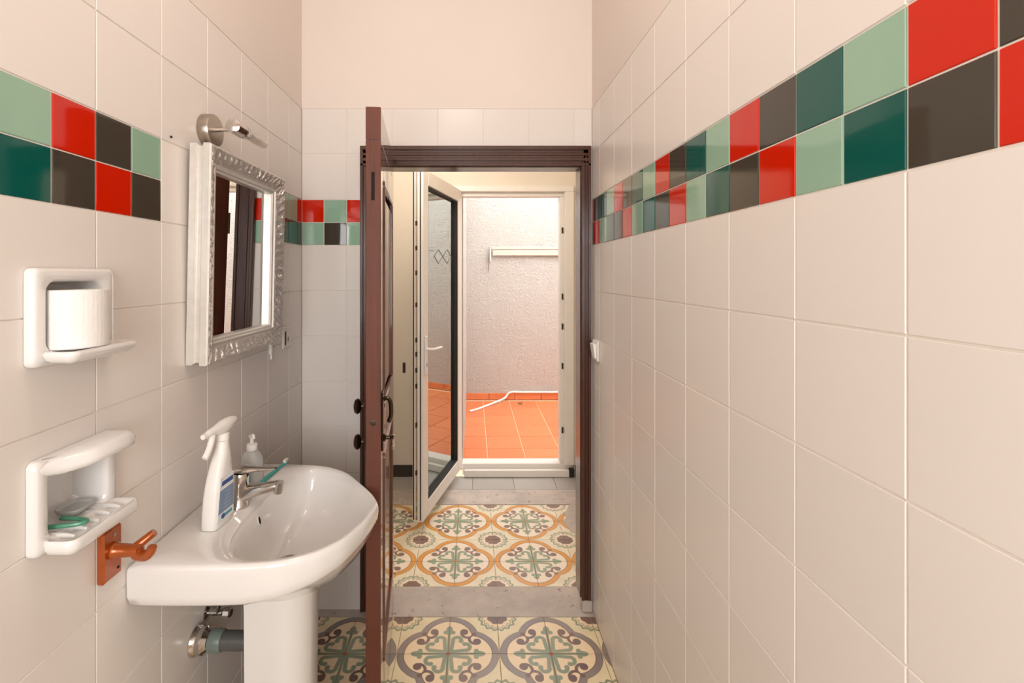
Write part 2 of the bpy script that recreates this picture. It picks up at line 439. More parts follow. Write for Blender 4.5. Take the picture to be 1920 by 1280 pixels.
# --- rear wall with the added window, ceiling
WIN = (-0.60, 0.40, 0.9, 2.2)
slab('wall_rear', (XL, XR, 0, ZC), [WIN], lambda mb, a0, a1, b0, b1: mb.box(a0, a1, YR-0.12, YR, b0, b1), M['plaster'], 'plain cream wall behind the viewer around an added window')
tag(MB().box(XL-0.09, XR+0.09, YR-0.12, YB+0.15, ZC, ZC+0.1).build('ceiling', M['plaster']), 'plain cream plaster ceiling above the bathroom', 'ceiling', kind='structure')
wn = empty('added_window', (-0.1, YR-0.06, 0.9), 'added white framed window behind the viewer', 'window', kind='structure')  # unseen window, added to carry the daylight fill
for (x0, x1, z0, z1) in ((-0.5, 0.5, 0, 0.05), (-0.5, 0.5, 1.25, 1.3), (-0.5, -0.45, 0.05, 1.25), (0.45, 0.5, 0.05, 1.25), (-0.025, 0.025, 0.05, 1.25)):
    MB().cbox(x0, x1, -0.03, 0.03, z0, z1).build('window_frame', M['pvc'], wn)
for x0 in (-0.45, 0.025): MB().box(x0, x0+0.425, -0.004, 0.004, 0.05, 1.25).build('pane', M['glass'], wn)

# --- floors
fl = tag(MB().box(XL-0.09, XR+0.09, YR, 2.062, -0.12, -TT).build('floor', M['floorgrout']), 'bathroom floor of grey medallion cement tiles', 'floor', kind='structure')
def cement_tiles(parent, mat, gx, gy, box_, name='tile'):
    x0, x1, y0, y1 = box_
    for i in range(math.floor((x0-gx)/0.2), math.ceil((x1-gx)/0.2)):
        for j in range(math.floor((y0-gy)/0.2+1e-6), math.ceil((y1-gy)/0.2-1e-6)):
            cx, cy = gx+0.2*i+0.1, gy+0.2*j+0.1; g = 0.0012
            r = [max(cx-0.1, x0)+g-cx, min(cx+0.1, x1)-g-cx, max(cy-0.1, y0)+g-cy, min(cy+0.1, y1)-g-cy]
            if r[1]-r[0] < 0.012 or r[3]-r[2] < 0.012: continue
            q = {(0,0): 0, (1,0): 1, (1,1): 2, (0,1): 3}[(i % 2, j % 2)]
            for _ in range(q): r = [r[2], r[3], -r[1], -r[0]]       # turn the outline back into the tile's own frame
            me = tile_mesh(name, mat, [tuple(r)], 0.0008, lambda a, b, n: (a, b, n))
            o = link(name, me, parent, (cx, cy, -TT), (random.uniform(-1,1)*0.002, random.uniform(-1,1)*0.002, q*PI/2))
cement_tiles(fl, 'pat_grey', -0.095, 1.862, (XL, XR, YR, 2.062))
th = MB().box(XL-0.09, XR+0.09, 2.0635, 2.262, -0.12, -0.0002)
tag(th.build('threshold', M['cement']), 'worn grey cement strip under the wooden doorway', 'threshold', kind='structure')
fh = tag(MB().box(-1.30, 0.86, 2.2625, 3.49, -0.12, -TT).build('floor_hall', M['floorgrout']), 'hall floor of orange medallion cement tiles', 'floor', kind='structure')
cement_tiles(fh, 'pat_orange', -0.0876, 2.46, (-1.30, 0.86, 2.2625, 3.06))
MB().cbox(-1.30, 0.86, 3.063, 3.27, -TT, 0.003, 0.001).build('cement_strip', M['cement'], fh)
for i in range(7):
    x0 = -1.16 + 0.29*i
    MB().cbox(x0+0.002, min(x0+0.288, 0.86), 3.273, 3.488, -TT, 0.003, 0.001).build('grey_tile', M['greytile'], fh)
rg = random.Random(3); ring = []
for k in range(26):
    t = 2*PI*k/26; ring.append((0.685+math.cos(t)*0.13*(1+rg.uniform(-.18,.18)), 2.86+math.sin(t)*0.21*(1+rg.uniform(-.18,.18))))
MB().loft([[(x, y, 0.0) for x, y in ring], [(x, y, 0.0022) for x, y in ring]]).build('cement_patch', M['cement'], fh)

# --- hall shell
HO = (-0.17, 0.740, -0.01, 2.115)
hb = slab('wall_hall', (-1.30, 0.90, 0, 2.7), [HO], lambda mb, a0, a1, b0, b1: mb.box(a0, a1, 3.49, 3.62, b0, b1), M['hallwall'], 'cream hall wall around the white glazed door')
MB().box(-1.30, -0.175, 3.475, 3.4895, 0.0, 0.085).build('skirting', M['skirt'], hb)
MB().box(0.745, 0.86, 3.475, 3.4895, 0.0, 0.085).build('skirting', M['skirt'], hb)
pl = MB().cbox(-0.508, -0.488, 3.484, 3.4898, 0.755, 0.83, 0.002).build('latch_plate', M['darkmetal'], hb)
tag(MB().box(0.86, 0.95, YB+0.15, 3.49, 0, 2.7).build('wall_hall_right', M['hallwall']), 'plain cream side wall of the hall, right of the doorway', 'wall', kind='structure')
tag(MB().box(-1.39, -1.30, YB+0.15, 3.62, 0, 2.7).build('wall_hall_left', M['hallwall']), 'plain cream side wall of the hall, left of the doorway', 'wall', kind='structure')
tag(MB().box(-1.39, 0.95, YB+0.15, 3.62, 2.7, 2.8).build('ceiling_hall', M['hallwall']), 'plain cream ceiling of the hall', 'ceiling', kind='structure')
tag(MB().box(-1.39, XL-0.0905, YB+0.05, YB+0.149, 0, 2.8).build('wall_hall_front', M['hallwall']), 'hall wall left of the bathroom', 'wall', kind='structure')
tag(MB().box(XR+0.0905, 0.95, YB+0.05, YB+0.149, 0, 2.8).build('wall_hall_end', M['hallwall']), 'narrow hall wall right of the bathroom', 'wall', kind='structure')

# --- patio
fp = tag(MB().box(-0.5, 3.5, 3.621, 5.62, -0.12, -0.004).build('floor_patio', M['patiogrout']), 'patio floor of orange terracotta tiles beyond the glazed door', 'floor', kind='structure')
pj = [0.123 + 0.3035*k for k in range(-2, 12)]; py = [3.63, 3.75] + [4.05 + 0.3*k for k in range(6)]
for i in range(len(pj)-1):
    for j in range(len(py)-1):
        g = 0.004
        MBt = MB().cbox(-(pj[i+1]-pj[i])/2+g, (pj[i+1]-pj[i])/2-g, -(py[j+1]-py[j])/2+g, (py[j+1]-py[j])/2-g, -0.004, 0.002, 0.002)
        k = ('terra', round(py[j+1]-py[j], 3))
        if k not in TC: TC[k] = MBt.mesh('tile', M['terra'])
        link('tile', TC[k], fp, ((pj[i]+pj[i+1])/2, (py[j]+py[j+1])/2, 0), (random.uniform(-.002,.002), random.uniform(-.002,.002), 0))
wp = tag(MB().box(-0.5, 3.5, 5.62, 5.78, -0.12, 2.75).build('wall_patio', M['stucco']), 'rough white stucco wall at the back of the patio', 'wall', kind='structure')
for i in range(len(pj)-1):
    MB().cbox(pj[i]+0.07+0.003, pj[i+1]+0.07-0.003, 5.603, 5.6195, 0.0035, 0.078, 0.002).build('skirting_tile', M['terra'], wp)
tag(MB().box(-0.35, -0.072, 3.625, 5.6195, 0.0035, 2.75).build('wall_patio_left', M['stucco']), 'white stucco wall along the left of the patio', 'wall', kind='structure')
tag(MB().box(3.35, 3.5, 3.625, 5.60, 0.0035, 2.2).build('wall_patio_right', M['stucco']), 'white stucco wall along the right of the patio', 'wall', kind='structure')
tag(MB().box(0.95, 3.5, 3.49, 3.62, -0.1, 2.8).build('wall_patio_front', M['stucco']), 'white stucco house wall beside the glazed door', 'wall', kind='structure')

# ------------------------------------------------------------------ wooden door casing
tr = empty('trim_1', (0, YB, 0), 'dark brown moulded wooden casing around the doorway', 'door casing', kind='structure')
CI0, CI1, CZ1 = -0.405, 0.473, 1.942       # clear opening
for (x0, x1, s) in ((CI0-0.085, CI0, -1), (CI1, CI1+0.044, 1)):
    z0 = 0.052 if s > 0 else 0.002
    w = x1-x0
    j = MB().box(x0 if s < 0 else x0+0.012, x1 if s > 0 else x1-0.012, -0.014, -0.0005, z0, 2.030).build('jamb', M['casing'], tr)
    q = (x1-0.016, x1-0.002) if s < 0 else (x0+0.002, x0+0.016)
    MB().cbox(q[0], q[1], -0.020, -0.014, z0, 1.962, 0.002).build('bead', M['casing'], j)
    q = (x0, x0+0.014) if s < 0 else (x1-0.013, x1)
    MB().cbox(q[0], q[1], -0.021, -0.014, z0, 2.030, 0.002).build('bead', M['casing'], j)
    q = (x0+0.026, x0+0.034) if s < 0 else (x0+0.020, x0+0.027)
    MB().cbox(q[0], q[1], -0.018, -0.014, z0, 2.000, 0.0015).build('bead', M['casing'], j)
    # lining of the reveal
    xa, xb = (CI0-0.016, CI0) if s < 0 else (CI1, CI1+0.016)
    MB().cbox(xa, xb, 0.0, 0.094, z0, CZ1+0.03, 0.002).build('lining', M['casing'], tr)
h = MB().box(CI0-0.085, CI1+0.044, -0.014, -0.0005, CZ1+0.012, 2.0305).build('header', M['casing'], tr)
for (z0, z1, d) in ((2.014, 2.0320, 0.022), (1.990, 2.002, 0.018), (1.966, 1.980, 0.0195), (1.944, 1.956, 0.021)):
    MB().cbox(CI0-0.085, CI1+0.044, -d, -0.0138, z0, z1, 0.002).build('bead', M['casing'], h)
MB().cbox(CI0, CI1, 0.0, 0.094, CZ1, CZ1+0.022, 0.002).build('lining', M['casing'], tr)
cp = MB().cbox(CI1+0.004, XR-0.001, YB-0.022, YB-0.0005, 0.0, 0.050, 0.006)
tag(cp.build('cement_block', M['cement']), 'small grey cement block under the right foot of the casing', 'block', kind='structure')

# ------------------------------------------------------------------ wooden door, swung into the bathroom
hx, hy = -0.3424, 2.078; nx, ny = -0.2755, 1.440
L = math.hypot(nx-hx, ny-hy); ang = math.atan2(ny-hy, nx-hx)
d1 = empty('door_1', (hx, hy, 0), 'dark wooden panelled door standing open, seen edge on', 'door', kind='structure', rz=ang)
# local: x from hinge to free edge, +y is the face turned to the doorway (right), thickness towards -y
TD, DZ0, DZ1 = 0.045, 0.010, 1.976
def raw_edge(o):       # the sawn end of the leaf is bare, unvarnished wood
    o.data.materials.append(M['rawwood'])
    for f in o.data.polygons:
        if f.normal.x > 0.9: f.material_index = 1
    return o
for x0 in (0.0, L-0.105): raw_edge(MB().cbox(x0, x0+0.105, -TD, 0, DZ0, DZ1-0.10 if x0 else DZ1, 0.002).build('stile', M['wood'], d1))
for (z0, z1, xe) in ((DZ1-0.0995, DZ1, L), (1.776, DZ1-0.100, L-0.1055), (0.90, 1.04, L-0.1055), (DZ0, 0.22, L-0.1055)):
    raw_edge(MB().cbox(0.1055, xe, -TD, 0, z0, z1, 0.002).build('rail', M['wood'], d1))
for (z0, z1) in ((0.2205, 0.8995), (1.0405, 1.7755)):
    x0, x1 = 0.106, L-0.106
    pm = MB(); rings = []
    for (i, y) in ((0, -0.036), (0, -0.016), (0.03, -0.012), (0.05, -0.004), (0.056, -0.004)):
        rings.append([(x0+i, y, z0+i), (x1-i, y, z0+i), (x1-i, y, z1-i), (x0+i, y, z1-i)])
    pm.loft(rings).build('panel', M['wood'], d1)
    for (a0, a1, b0, b1) in ((x0, x1, z0, z0+0.018), (x0, x1, z1-0.018, z1), (x0, x0+0.018, z0+0.0182, z1-0.0182), (x1-0.018, x1, z0+0.0182, z1-0.0182)):
        MB().cbox(a0, a1, -0.0118, 0.004, b0, b1, 0.004).build('moulding', M['wood'], d1)
# hardware on the free edge
MB().box(L, L+0.0008, -0.028, -0.018, 1.695, 1.780).build('mortise', M['hole'], d1)
MB().box(L, L+0.0005, -0.032, -0.010, 1.60, 1.82).build('lock_plate', M['rawwood'], d1)
MB().lathe([(0.009, 0), (0.009, 0.001), (0.0065, 0.0015)], (L, -0.023, 1.028), (1,0,0), 16).build('lock_hole', M['darkmetal'], d1, True)
MB().box(L+0.0002, L+0.0008, -0.030, -0.017, 1.12, 1.20).build('scar', M['rawwood'], d1)
hp = MB().cbox(L-0.075, L-0.030, 0, 0.004, 0.93, 1.11, 0.0015).build('handle_plate', M['bronze'], d1, 30)
pts = smoothcurve([(L-0.052, 0.004, 1.085), (L-0.050, 0.018, 1.088), (L-0.052, 0.026, 1.070), (L-0.052, 0.027, 1.036), (L-0.052, 0.020, 1.014)], 6)
MB().tube(pts, 0.006, 10, sx=1.3).build('pull', M['bronze'], hp, True)
ky = MB().lathe([(0.011, 0), (0.012, 0.004), (0.006, 0.008), (0.006, 0.020), (0.008, 0.022), (0.004, 0.026), (0.003, 0.028)], (L-0.05, 0.004, 0.966), (0,1,0), 14)
ky.build('spindle', M['bronze'], d1, True)
MB().tube([(L-0.05+0.014*math.cos(t), 0.034+0.002*math.sin(2*t), 0.952+0.020*math.sin(t)) for t in [2*PI*k/16 for k in range(17)]], 0.004, 8).build('key_bow', M['chrome'], d1, True)
hp = MB().cbox(L-0.075, L-0.030, -TD-0.004, -TD, 0.92, 1.10, 0.0015).build('handle_plate', M['bronze'], d1, 30)
for z in (1.065, 0.955):
    k = MB().lathe([(0.010, 0), (0.007, 0.006), (0.008, 0.014), (0.019, 0.018), (0.024, 0.026), (0.020, 0.034), (0.008, 0.038)], (L-0.052, -TD-0.004, z), (0,-1,0), 18)
    k.build('knob', M['bronze'], hp, True)
for z in (0.30, 1.68): MB().cyl((0.002, -TD-0.004, z-0.045), (0.002, -TD-0.004, z+0.045), 0.0045, 12).build('hinge', M['darkmetal'], d1, True)

# ------------------------------------------------------------------ white PVC frame and door leaf
pf = empty('trim_2', (0.285, 3.49, 0), 'white plastic frame around the patio doorway', 'door frame', kind='structure')
def pb(name, x0, x1, y0, y1, z0, z1, mat='pvc', par=None, c=0.004): return MB().cbox(x0-0.285, x1-0.285, y0-3.49, y1-3.49, z0, z1, c).build(name, M[mat], par or pf)
rj_ = pb('jamb', 0.637, 0.735, 3.50, 3.575, 0.091, 2.037)
st = pb('stop', 0.668, 0.735, 3.465, 3.4995, 0.091, 2.0685)
pb('jamb', -0.165, -0.078, 3.50, 3.575, 0.091, 2.037); pb('head', -0.165, 0.735, 3.50, 3.575, 2.0375, 2.110)
pb('head_stop', -0.165, 0.735, 3.465, 3.4995, 2.069, 2.112); sl = pb('sill', -0.075, 0.735, 3.50, 3.60, 0.002, 0.0905)
pb('sill_nose', -0.06, 0.700, 3.463, 3.4995, 0.004, 0.055); pb('end_cap', 0.702, 0.735, 3.462, 3.4995, 0.004, 0.062, 'rubber', None, 0.002)
for y in (432, 556, 612, 686, 806):
    z = CZ + (513-y)*3.5/F
    pb('keeper', 0.650, 0.662, 3.494, 3.4998, z-0.022, z+0.022, 'darkmetal', None, 0.001)
px, pyy = -0.078, 3.462; qx, qy = -0.279, 2.702
PL = math.hypot(qx-px, qy-pyy); pa = math.atan2(qy-pyy, qx-px)
d2 = empty('door_2', (px, pyy, 0), 'white plastic glazed door leaf opened into the hall', 'door', kind='structure', rz=pa)
TP, PZ0, PZ1 = 0.064, 0.072, 2.075; SW = 0.088
# local: x hinge to free edge, +y is the face turned to the camera's right, thickness towards -y
for x0 in (0, PL-SW): MB().cbox(x0, x0+SW, -TP, 0, PZ0, PZ1, 0.004).build('stile', M['pvc'], d2)
for z0 in (PZ0, PZ1-SW): MB().cbox(SW+0.0003, PL-SW-0.0003, -TP+0.0003, -0.0003, z0, z0+SW, 0.004).build('rail', M['pvc'], d2)
MB().box(SW, PL-SW, -0.036, -0.028, PZ0+SW, PZ1-SW).build('pane', M['glass'], d2)
for (x0, x1, z0, z1) in ((SW, SW+0.010, PZ0+SW, PZ1-SW), (PL-SW-0.010, PL-SW, PZ0+SW, PZ1-SW), (SW+0.0102, PL-SW-0.0102, PZ0+SW, PZ0+SW+0.010), (SW+0.0102, PL-SW-0.0102, PZ1-SW-0.010, PZ1-SW)):
    MB().box(x0+0.0003, x1-0.0003, -0.0278, -0.004, z0+0.0003, z1-0.0003).build('seal', M['rubber'], d2)
for (y0, y1, mt) in ((-0.0600, -0.0530, 'rubber'), (-0.0440, -0.0330, 'chrome'), (-0.0190, -0.0120, 'rubber')):
    MB().box(PL, PL+0.0012, y0, y1, PZ0+0.01, PZ1-0.01).build('edge_strip', M[mt], d2)
for z in (0.35, 0.62, 0.84, 0.93, 1.02, 1.10, 1.30, 1.48, 1.62, 1.76): MB().cbox(PL+0.0014, PL+0.0075, -0.0440, -0.0330, z-0.013, z+0.013, 0.001).build('lock_cam', M['darkmetal'], d2)
hl = MB().cbox(PL-0.052, PL-0.022, 0, 0.010, 0.90, 1.12, 0.004).build('handle_plate', M['white_metal'], d2)
MB().tube(smoothcurve([(PL-0.037, 0.010, 1.045), (PL-0.037, 0.045, 1.045), (PL-0.06, 0.056, 1.044), (PL-0.155, 0.056, 1.040)], 5), 0.009, 10).build('lever', M['white_metal'], hl, True)
MB().box(PL-0.041, PL-0.033, 0.0102, 0.0108, 0.945, 0.965).build('keyhole', M['hole'], hl)
def leafx(x):        # image column -> distance along the leaf from its hinge
    r = (x-886)/F; return ((px - r*pyy)/(r*math.sin(pa) - math.cos(pa)))
def on_glass(x, y):
    t = leafx(x); Y = pyy + t*math.sin(pa); return (t, -0.027, CZ + (513-y)*Y/F)
for path in ([(800, 463), (812, 469), (821, 470)], [(822, 480), (830, 468), (838, 481), (830, 494), (822, 480)], [(838, 481), (846, 468), (853, 481), (846, 494), (838, 481)]):
    MB().tube([on_glass(*q) for q in path], 0.0022, 6).build('pane_mark', M['panemark'], d2)  # thin grey tubes on the pane: a short line and two diamonds

# ------------------------------------------------------------------ things on the patio
def patio_pt(x, y, Y=5.58): return ((x-886)*Y/F, Y, CZ + (513-y)*Y/F)
a = patio_pt(922, 470); b = patio_pt(1060, 470)
ck = empty('clothes_airer', (a[0], 5.62, a[2]), 'folded white wall clothes airer on the stucco wall', 'clothes airer')
w = b[0]-a[0]
MB().cbox(0, w, -0.034, -0.018, 0.015, 0.050, 0.004).build('top_rail', M['airer'], ck)
MB().cbox(0.01, w, -0.036, -0.026, -0.055, 0.008, 0.003).build('front_bar', M['airer'], ck)
for i in range(3): MB().cyl((0.012, -0.014, -0.006-0.018*i), (w, -0.014, -0.006-0.018*i), 0.003, 8).build('rod', M['airer'], ck)
MB().cbox(-0.022, -0.008, -0.035, -0.0005, -0.120, 0.050, 0.003).build('bracket', M['pvc'], ck)
MB().tube([(-0.0285, -0.025, -0.02), (-0.034, -0.030, -0.10), (-0.036, -0.032, -0.24)], 0.006, 8).build('folded_arm', M['nickel'], ck)
MB().cbox(w-0.02, w-0.005, -0.0175, -0.0005, -0.10, 0.05, 0.003).build('bracket', M['pvc'], ck)
cb = MB().tube(smoothcurve([(-0.03, 5.10, 0.0145), (0.02, 5.14, 0.0145), (0.15, 5.30, 0.0145), (0.36, 5.55, 0.030), (0.44, 5.590, 0.092), (0.60, 5.594, 0.094), (1.1, 5.594, 0.094)], 6), 0.012, 8)
tag(cb.build('cable_conduit', M['white_metal'], None, True), 'white plastic conduit lying along the foot of the stucco wall', 'conduit')
for (x, y, s, nm) in ((935, 755, 0.03, 'largest, by the conduit'), (976, 757, 0.035, 'by the wall')):
    Y = CZ*F/(y-513); X = (x-886)*Y/F
    r = [(X+math.cos(2*PI*k/9)*s*(1 if k % 2 else 0.6), Y+math.sin(2*PI*k/9)*s*1.2) for k in range(9)]
    if x < 950: tag(MB().loft([[(q[0], q[1], 0.0035) for q in r], [(q[0], q[1], 0.018) for q in r]]).build('stone', M['stucco']), 'small pale plaster chip on the terracotta floor', 'chip')
    else: tag(MB().loft([[(q[0], q[1], 0.0035) for q in r], [(q[0], q[1], 0.008+0.004*(k % 2)) for k, q in enumerate(r)]]).build('dry_leaf', M['leafdry']), 'small dry brown leaf on the terracotta floor by the wall', 'leaf')

# ------------------------------------------------------------------ washbasin
BYC = 1.318; ZT = 0.843
ws = empty('washbasin', (XL, BYC, 0), 'white ceramic pedestal washbasin with rounded front', 'washbasin')
near = [(0, .281), (.06, .283), (.15, .283), (.22, .281), (.264, .279), (.33, .268), (.394, .236), (.430, .200), (.451, .168), (.476, .099), (.488, .045), (.492, 0)]
far = [(.492, 0), (.478, .035), (.455, .075), (.414, .131), (.356, .205), (.30, .246), (.244, .268), (.15, .280), (.06, .281), (0, .279)]
poly = smoothcurve([(s, -d, 0) for s, d in near], 6) + smoothcurve([(s, d, 0) for s, d in far], 6)[1:]
poly = [(max(q.x, 0.0015), q.y) for q in poly]
C0 = (0.31, 0.0)
def ray(t):
    dx, dy = math.cos(t), math.sin(t); best = 0
    for i in range(len(poly)):
        (x1, y1), (x2, y2) = poly[i], poly[(i+1) % len(poly)]
        ex, ey = x2-x1, y2-y1; den = dx*ey - dy*ex
        if abs(den) < 1e-9: continue
        fx, fy = x1-C0[0], y1-C0[1]
        k = (fx*ey - fy*ex)/den; s = (fx*dy - fy*dx)/den
        if k > 0 and -1e-6 <= s <= 1+1e-6: best = max(best, k)
    return best
NA = 120
angs = sorted([2*PI*k/NA for k in range(NA)] + [math.atan2(poly[0][1], poly[0][0]-C0[0]) % (2*PI), math.atan2(poly[-1][1], poly[-1][0]-C0[0]) % (2*PI)])
RO = [ray(t) for t in angs]
def ri(t):
    c, s = math.cos(t), math.sin(t); ax_ = 0.160 if c > 0 else 0.150; n = 2.3 if c > 0 else 3.2
    return (abs(c/ax_)**n + abs(s/0.254)**n)**(-1/n)
RI = [min(ri(t), 0.90*RO[i]) for i, t in enumerate(angs)]
def hfn(i):
    s = C0[0] + RO[i]*math.cos(angs[i]); f = min(1, max(0, (s-0.22)/0.27)); return 0.092 - 0.046*f**1.6
def bring(scale, z, src, cx=0.0):
    return [(C0[0]+cx+src[i]*scale*math.cos(t), src[i]*scale*math.sin(t), z(i) if callable(z) else z) for i, t in enumerate(angs)]
def mixf(i, side, front):      # underside height: flat at the sides, rounded at the front
    w = (0.092-hfn(i))/0.046; return ZT + side*(1-w) + front*w
rings = [bring(.36, ZT-.200, RO, -.04), bring(.58, lambda i: mixf(i, -.150, -.165), RO, -.02), bring(.76, lambda i: mixf(i, -.108, -.118), RO, 0), bring(.90, lambda i: mixf(i, -.098, -.074), RO), bring(.955, lambda i: ZT-.002-hfn(i), RO),
         bring(.985, lambda i: ZT+.006-hfn(i), RO), bring(.998, lambda i: ZT+.024-hfn(i), RO), bring(1.0, ZT-.020, RO), bring(.998, ZT-.010, RO), bring(.988, ZT-.003, RO), bring(.972, ZT, RO)]
rings += [[tuple(0.55*p[k]+0.45*q[k] for k in range(3)) for p, q in zip(rings[-1], bring(1.05, ZT, RI))],
          bring(1.03, ZT-.0015, RI), bring(1.0, ZT-.007, RI), bring(.965, ZT-.022, RI), bring(.92, ZT-.055, RI, -.003), bring(.82, ZT-.100, RI, -.012), bring(.62, ZT-.136, RI, -.030), bring(.35, ZT-.152, RI, -.052), bring(.16, ZT-.158, RI, -.066)]
for r in rings:      # keep the back edge against the wall plane
    for i, q in enumerate(r):
        if q[0] < 0.0015: r[i] = (0.0015, q[1], q[2])
basin = MB().loft(rings).build('basin', M['ceramic'], ws, 60)
MB().lathe([(0.030, 0), (0.030, 0.002), (0.024, 0.003), (0.020, 0.001)], (C0[0]-.066, 0, ZT-.158), (0,0,1), 28).build('drain', M['chrome'], ws, True)
MB().lathe([(0.017, 0), (0.017, 0.0020)], (C0[0]-.066, 0, ZT-.1575), (0,0,1), 24).build('drain_hole', M['hole'], ws, True)
# overflow slot on the back slope of the bowl
ov = MB(); pr = [(0.011*math.cos(t), 0.0065*math.sin(t)) for t in [2*PI*k/20 for k in range(20)]]
o0 = Vector((0.168, -0.012, ZT-.040)); nrm = Vector((0.9, 0, 0.25)).normalized(); up = Vector((-0.25, 0, 0.9)).normalized()
ov.loft([[o0+nrm*h+up*(a_*k)+Vector((0,1,0))*(b_*k) for a_, b_ in pr] for k, h in ((1.25, -0.004), (1.25, 0.002), (1.05, 0.003), (0.9, 0.001))]).build('overflow_ring', M['ceramic'], ws, True)
MB().loft([[o0+nrm*h+up*a_+Vector((0,1,0))*b_ for a_, b_ in pr] for h in (-0.002, 0.0022)]).build('overflow_hole', M['hole'], ws)
ped = MB(); rings = []
for (z, k, kx) in ((0.0, 1.10, 1.06), (0.02, 1.08, 1.05), (0.12, 1.0, 1.0), (0.40, 0.99, 1.0), (0.60, 1.02, 1.02), (0.685, 1.06, 1.05)):
    hw = 0.084*k; pts = []
    xf = 0.162 + 0.156*kx
    for i in range(25):
        t = -PI/2 + PI*i/24
        c_ = abs(math.cos(t))**0.8; s_ = math.copysign(abs(math.sin(t))**0.8, math.sin(t))
        pts.append((xf-0.095+0.095*c_, hw*s_, z))
    pts = [(0.162, -hw, z)] + pts + [(0.162, hw, z), (0.162, hw-0.012, z)] + [(xf-0.107+0.095*abs(math.cos(t))**.8, (hw-0.012)*math.copysign(abs(math.sin(t))**.8, math.sin(t)), z) for t in [PI/2 - PI*i/24 for i in range(25)]] + [(0.162, -hw+0.012, z)]
    rings.append(pts)
ped.loft(rings).build('pedestal', M['ceramic'], ws, 50)
# tap
TX, TY = 0.112, -0.012
tp = MB().lathe([(0.027, 0), (0.027, 0.006), (0.024, 0.010), (0.0225, 0.050), (0.0235, 0.085), (0.021, 0.092)], (TX, TY, ZT), (0.06,0,1), 26).build('tap', M['chrome'], ws, True)
MB().tube(smoothcurve([(TX+0.012, TY, ZT+0.030), (TX+0.035, TY, ZT+0.040), (TX+0.075, TY, ZT+0.050), (TX+0.108, TY, ZT+0.056)], 5), 0, 14, [0.019-0.0065*i/15 for i in range(16)], 1.0).build('spout', M['chrome'], tp, True)
MB().lathe([(0.0125, 0.012), (0.013, 0.0), (0.012, -0.018), (0.009, -0.018)], (TX+0.110, TY, ZT+0.054), (0.15,0,1), 16).build('aerator', M['chrome'], tp, True)
lv = MB(); rings = []
for (s, wd, z0, z1) in ((-0.024, 0.018, 0.092, 0.104), (-0.010, 0.023, 0.090, 0.110), (0.015, 0.022, 0.090, 0.110), (0.040, 0.014, 0.094, 0.106), (0.075, 0.011, 0.098, 0.105), (0.098, 0.010, 0.100, 0.105)):
    rings.append([(TX+s+0.005, TY+a_*wd, ZT+(z0+z1)/2+b_*(z1-z0)/2) for a_, b_ in [(math.cos(2*PI*k/14), math.sin(2*PI*k/14)) for k in range(14)]])
lv.loft(rings).build('lever', M['chrome'], tp, True)

# --- things on the basin
ZD = ZT + 0.0008
sp = empty('spray_bottle', (-0.646, 1.213, ZD), 'white trigger spray bottle with blue label on the washbasin', 'spray bottle', rz=-0.09)
rings = []
for (z, y0, y1, hw, e) in ((0, -.039, .037, .0205, .5), (0.004, -.041, .039, .0225, .5), (0.04, -.040, .039, .0225, .5), (0.08, -.036, .039, .0220, .5), (0.115, -.029, .039, .0210, .55), (0.15, -.017, .038, .0195, .66), (0.178, -.004, .035, .0170, .9), (0.195, .001, .033, .0145, 1.0), (0.205, .002, .033, .0140, 1.0)):
    cy, hy_ = (y0+y1)/2, (y1-y0)/2
    rings.append([(math.copysign(abs(math.cos(t))**e, math.cos(t))*hw+0.004*(z/0.2), cy+math.copysign(abs(math.sin(t))**e, math.sin(t))*hy_, z) for t in [2*PI*k/28 for k in range(28)]])
MB().loft(rings).build('body', M['plastic'], sp, 50)
MB().lathe([(0.0150, 0.2055), (0.0155, 0.208), (0.0155, 0.222), (0.013, 0.224)], (0.004, 0.0175, 0), (0,0,1), 20).build('collar', M['plastic'], sp, True)
rings = []
for (y, zc, hz, hw) in ((-.052, .2385, .006, .006), (-.046, .2390, .0085, .0075), (-.030, .2415, .0085, .009), (-.012, .2400, .0120, .0105), (.010, .2390, .0180, .0135), (.034, .2400, .0180, .0135), (.056, .2440, .0120, .011), (.068, .2450, .0070, .008)):
    rings.append([(0.004+math.cos(t)*hw, y, zc+math.sin(t)*hz) for t in [2*PI*k/18 for k in range(18)]])
MB().loft(rings).build('spray_head', M['plastic'], sp, True)
MB().lathe([(0.0062, 0), (0.0068, 0.010)], (0.004, -0.062, 0.2385), (0,1,0), 14).build('nozzle', M['plastic'], sp, True)
MB().tube(smoothcurve([(0.004, -0.024, 0.233), (0.004, -0.030, 0.215), (0.004, -0.042, 0.196), (0.004, -0.055, 0.184)], 5), 0.005, 10, None, 1.5).build('trigger', M['plastic'], sp, True)
def labface(y0, y1, z0, z1, h, mat, name, par, x=0.0238, sl=0.0):
    mb = MB(); vs = [(x, y0, z0), (x, y1, z0), (x, y1+sl, z1), (x, y0+sl, z1)]
    return mb.loft([vs, [(v[0]+h, v[1], v[2]) for v in vs]]).build(name, M[mat], par)
lb = MB().loft([[(0.0217, -.034, .016), (0.0217, .033, .016), (0.0217, .033, .122), (0.0217, -.021, .122)], [(0.0232, -.034, .016), (0.0232, .033, .016), (0.0232, .033, .122), (0.0232, -.021, .122)]]).build('label', M['label_white'], sp)
MB().loft([[(x, -.032, .036), (x, .032, .036), (x, .032, .092), (x, -.024, .092)] for x in (.0233, .0236)]).build('label_field', M['label_blue'], lb)
MB().loft([[(x, -.018, .101), (x, .030, .101), (x, .031, .112), (x, -.015, .112)] for x in (.0233, .0236)]).build('label_band', M['label_dark'], lb)
for i in range(5): MB().box(.0237, .0239, -.014+.004*i, .020, .044+.009*i, .0465+.009*i).build('label_line', M['label_line'], lb)
MB().box(.0233, .0236, -.020, .026, .022, .030).build('label_field', M['label_teal'], lb)
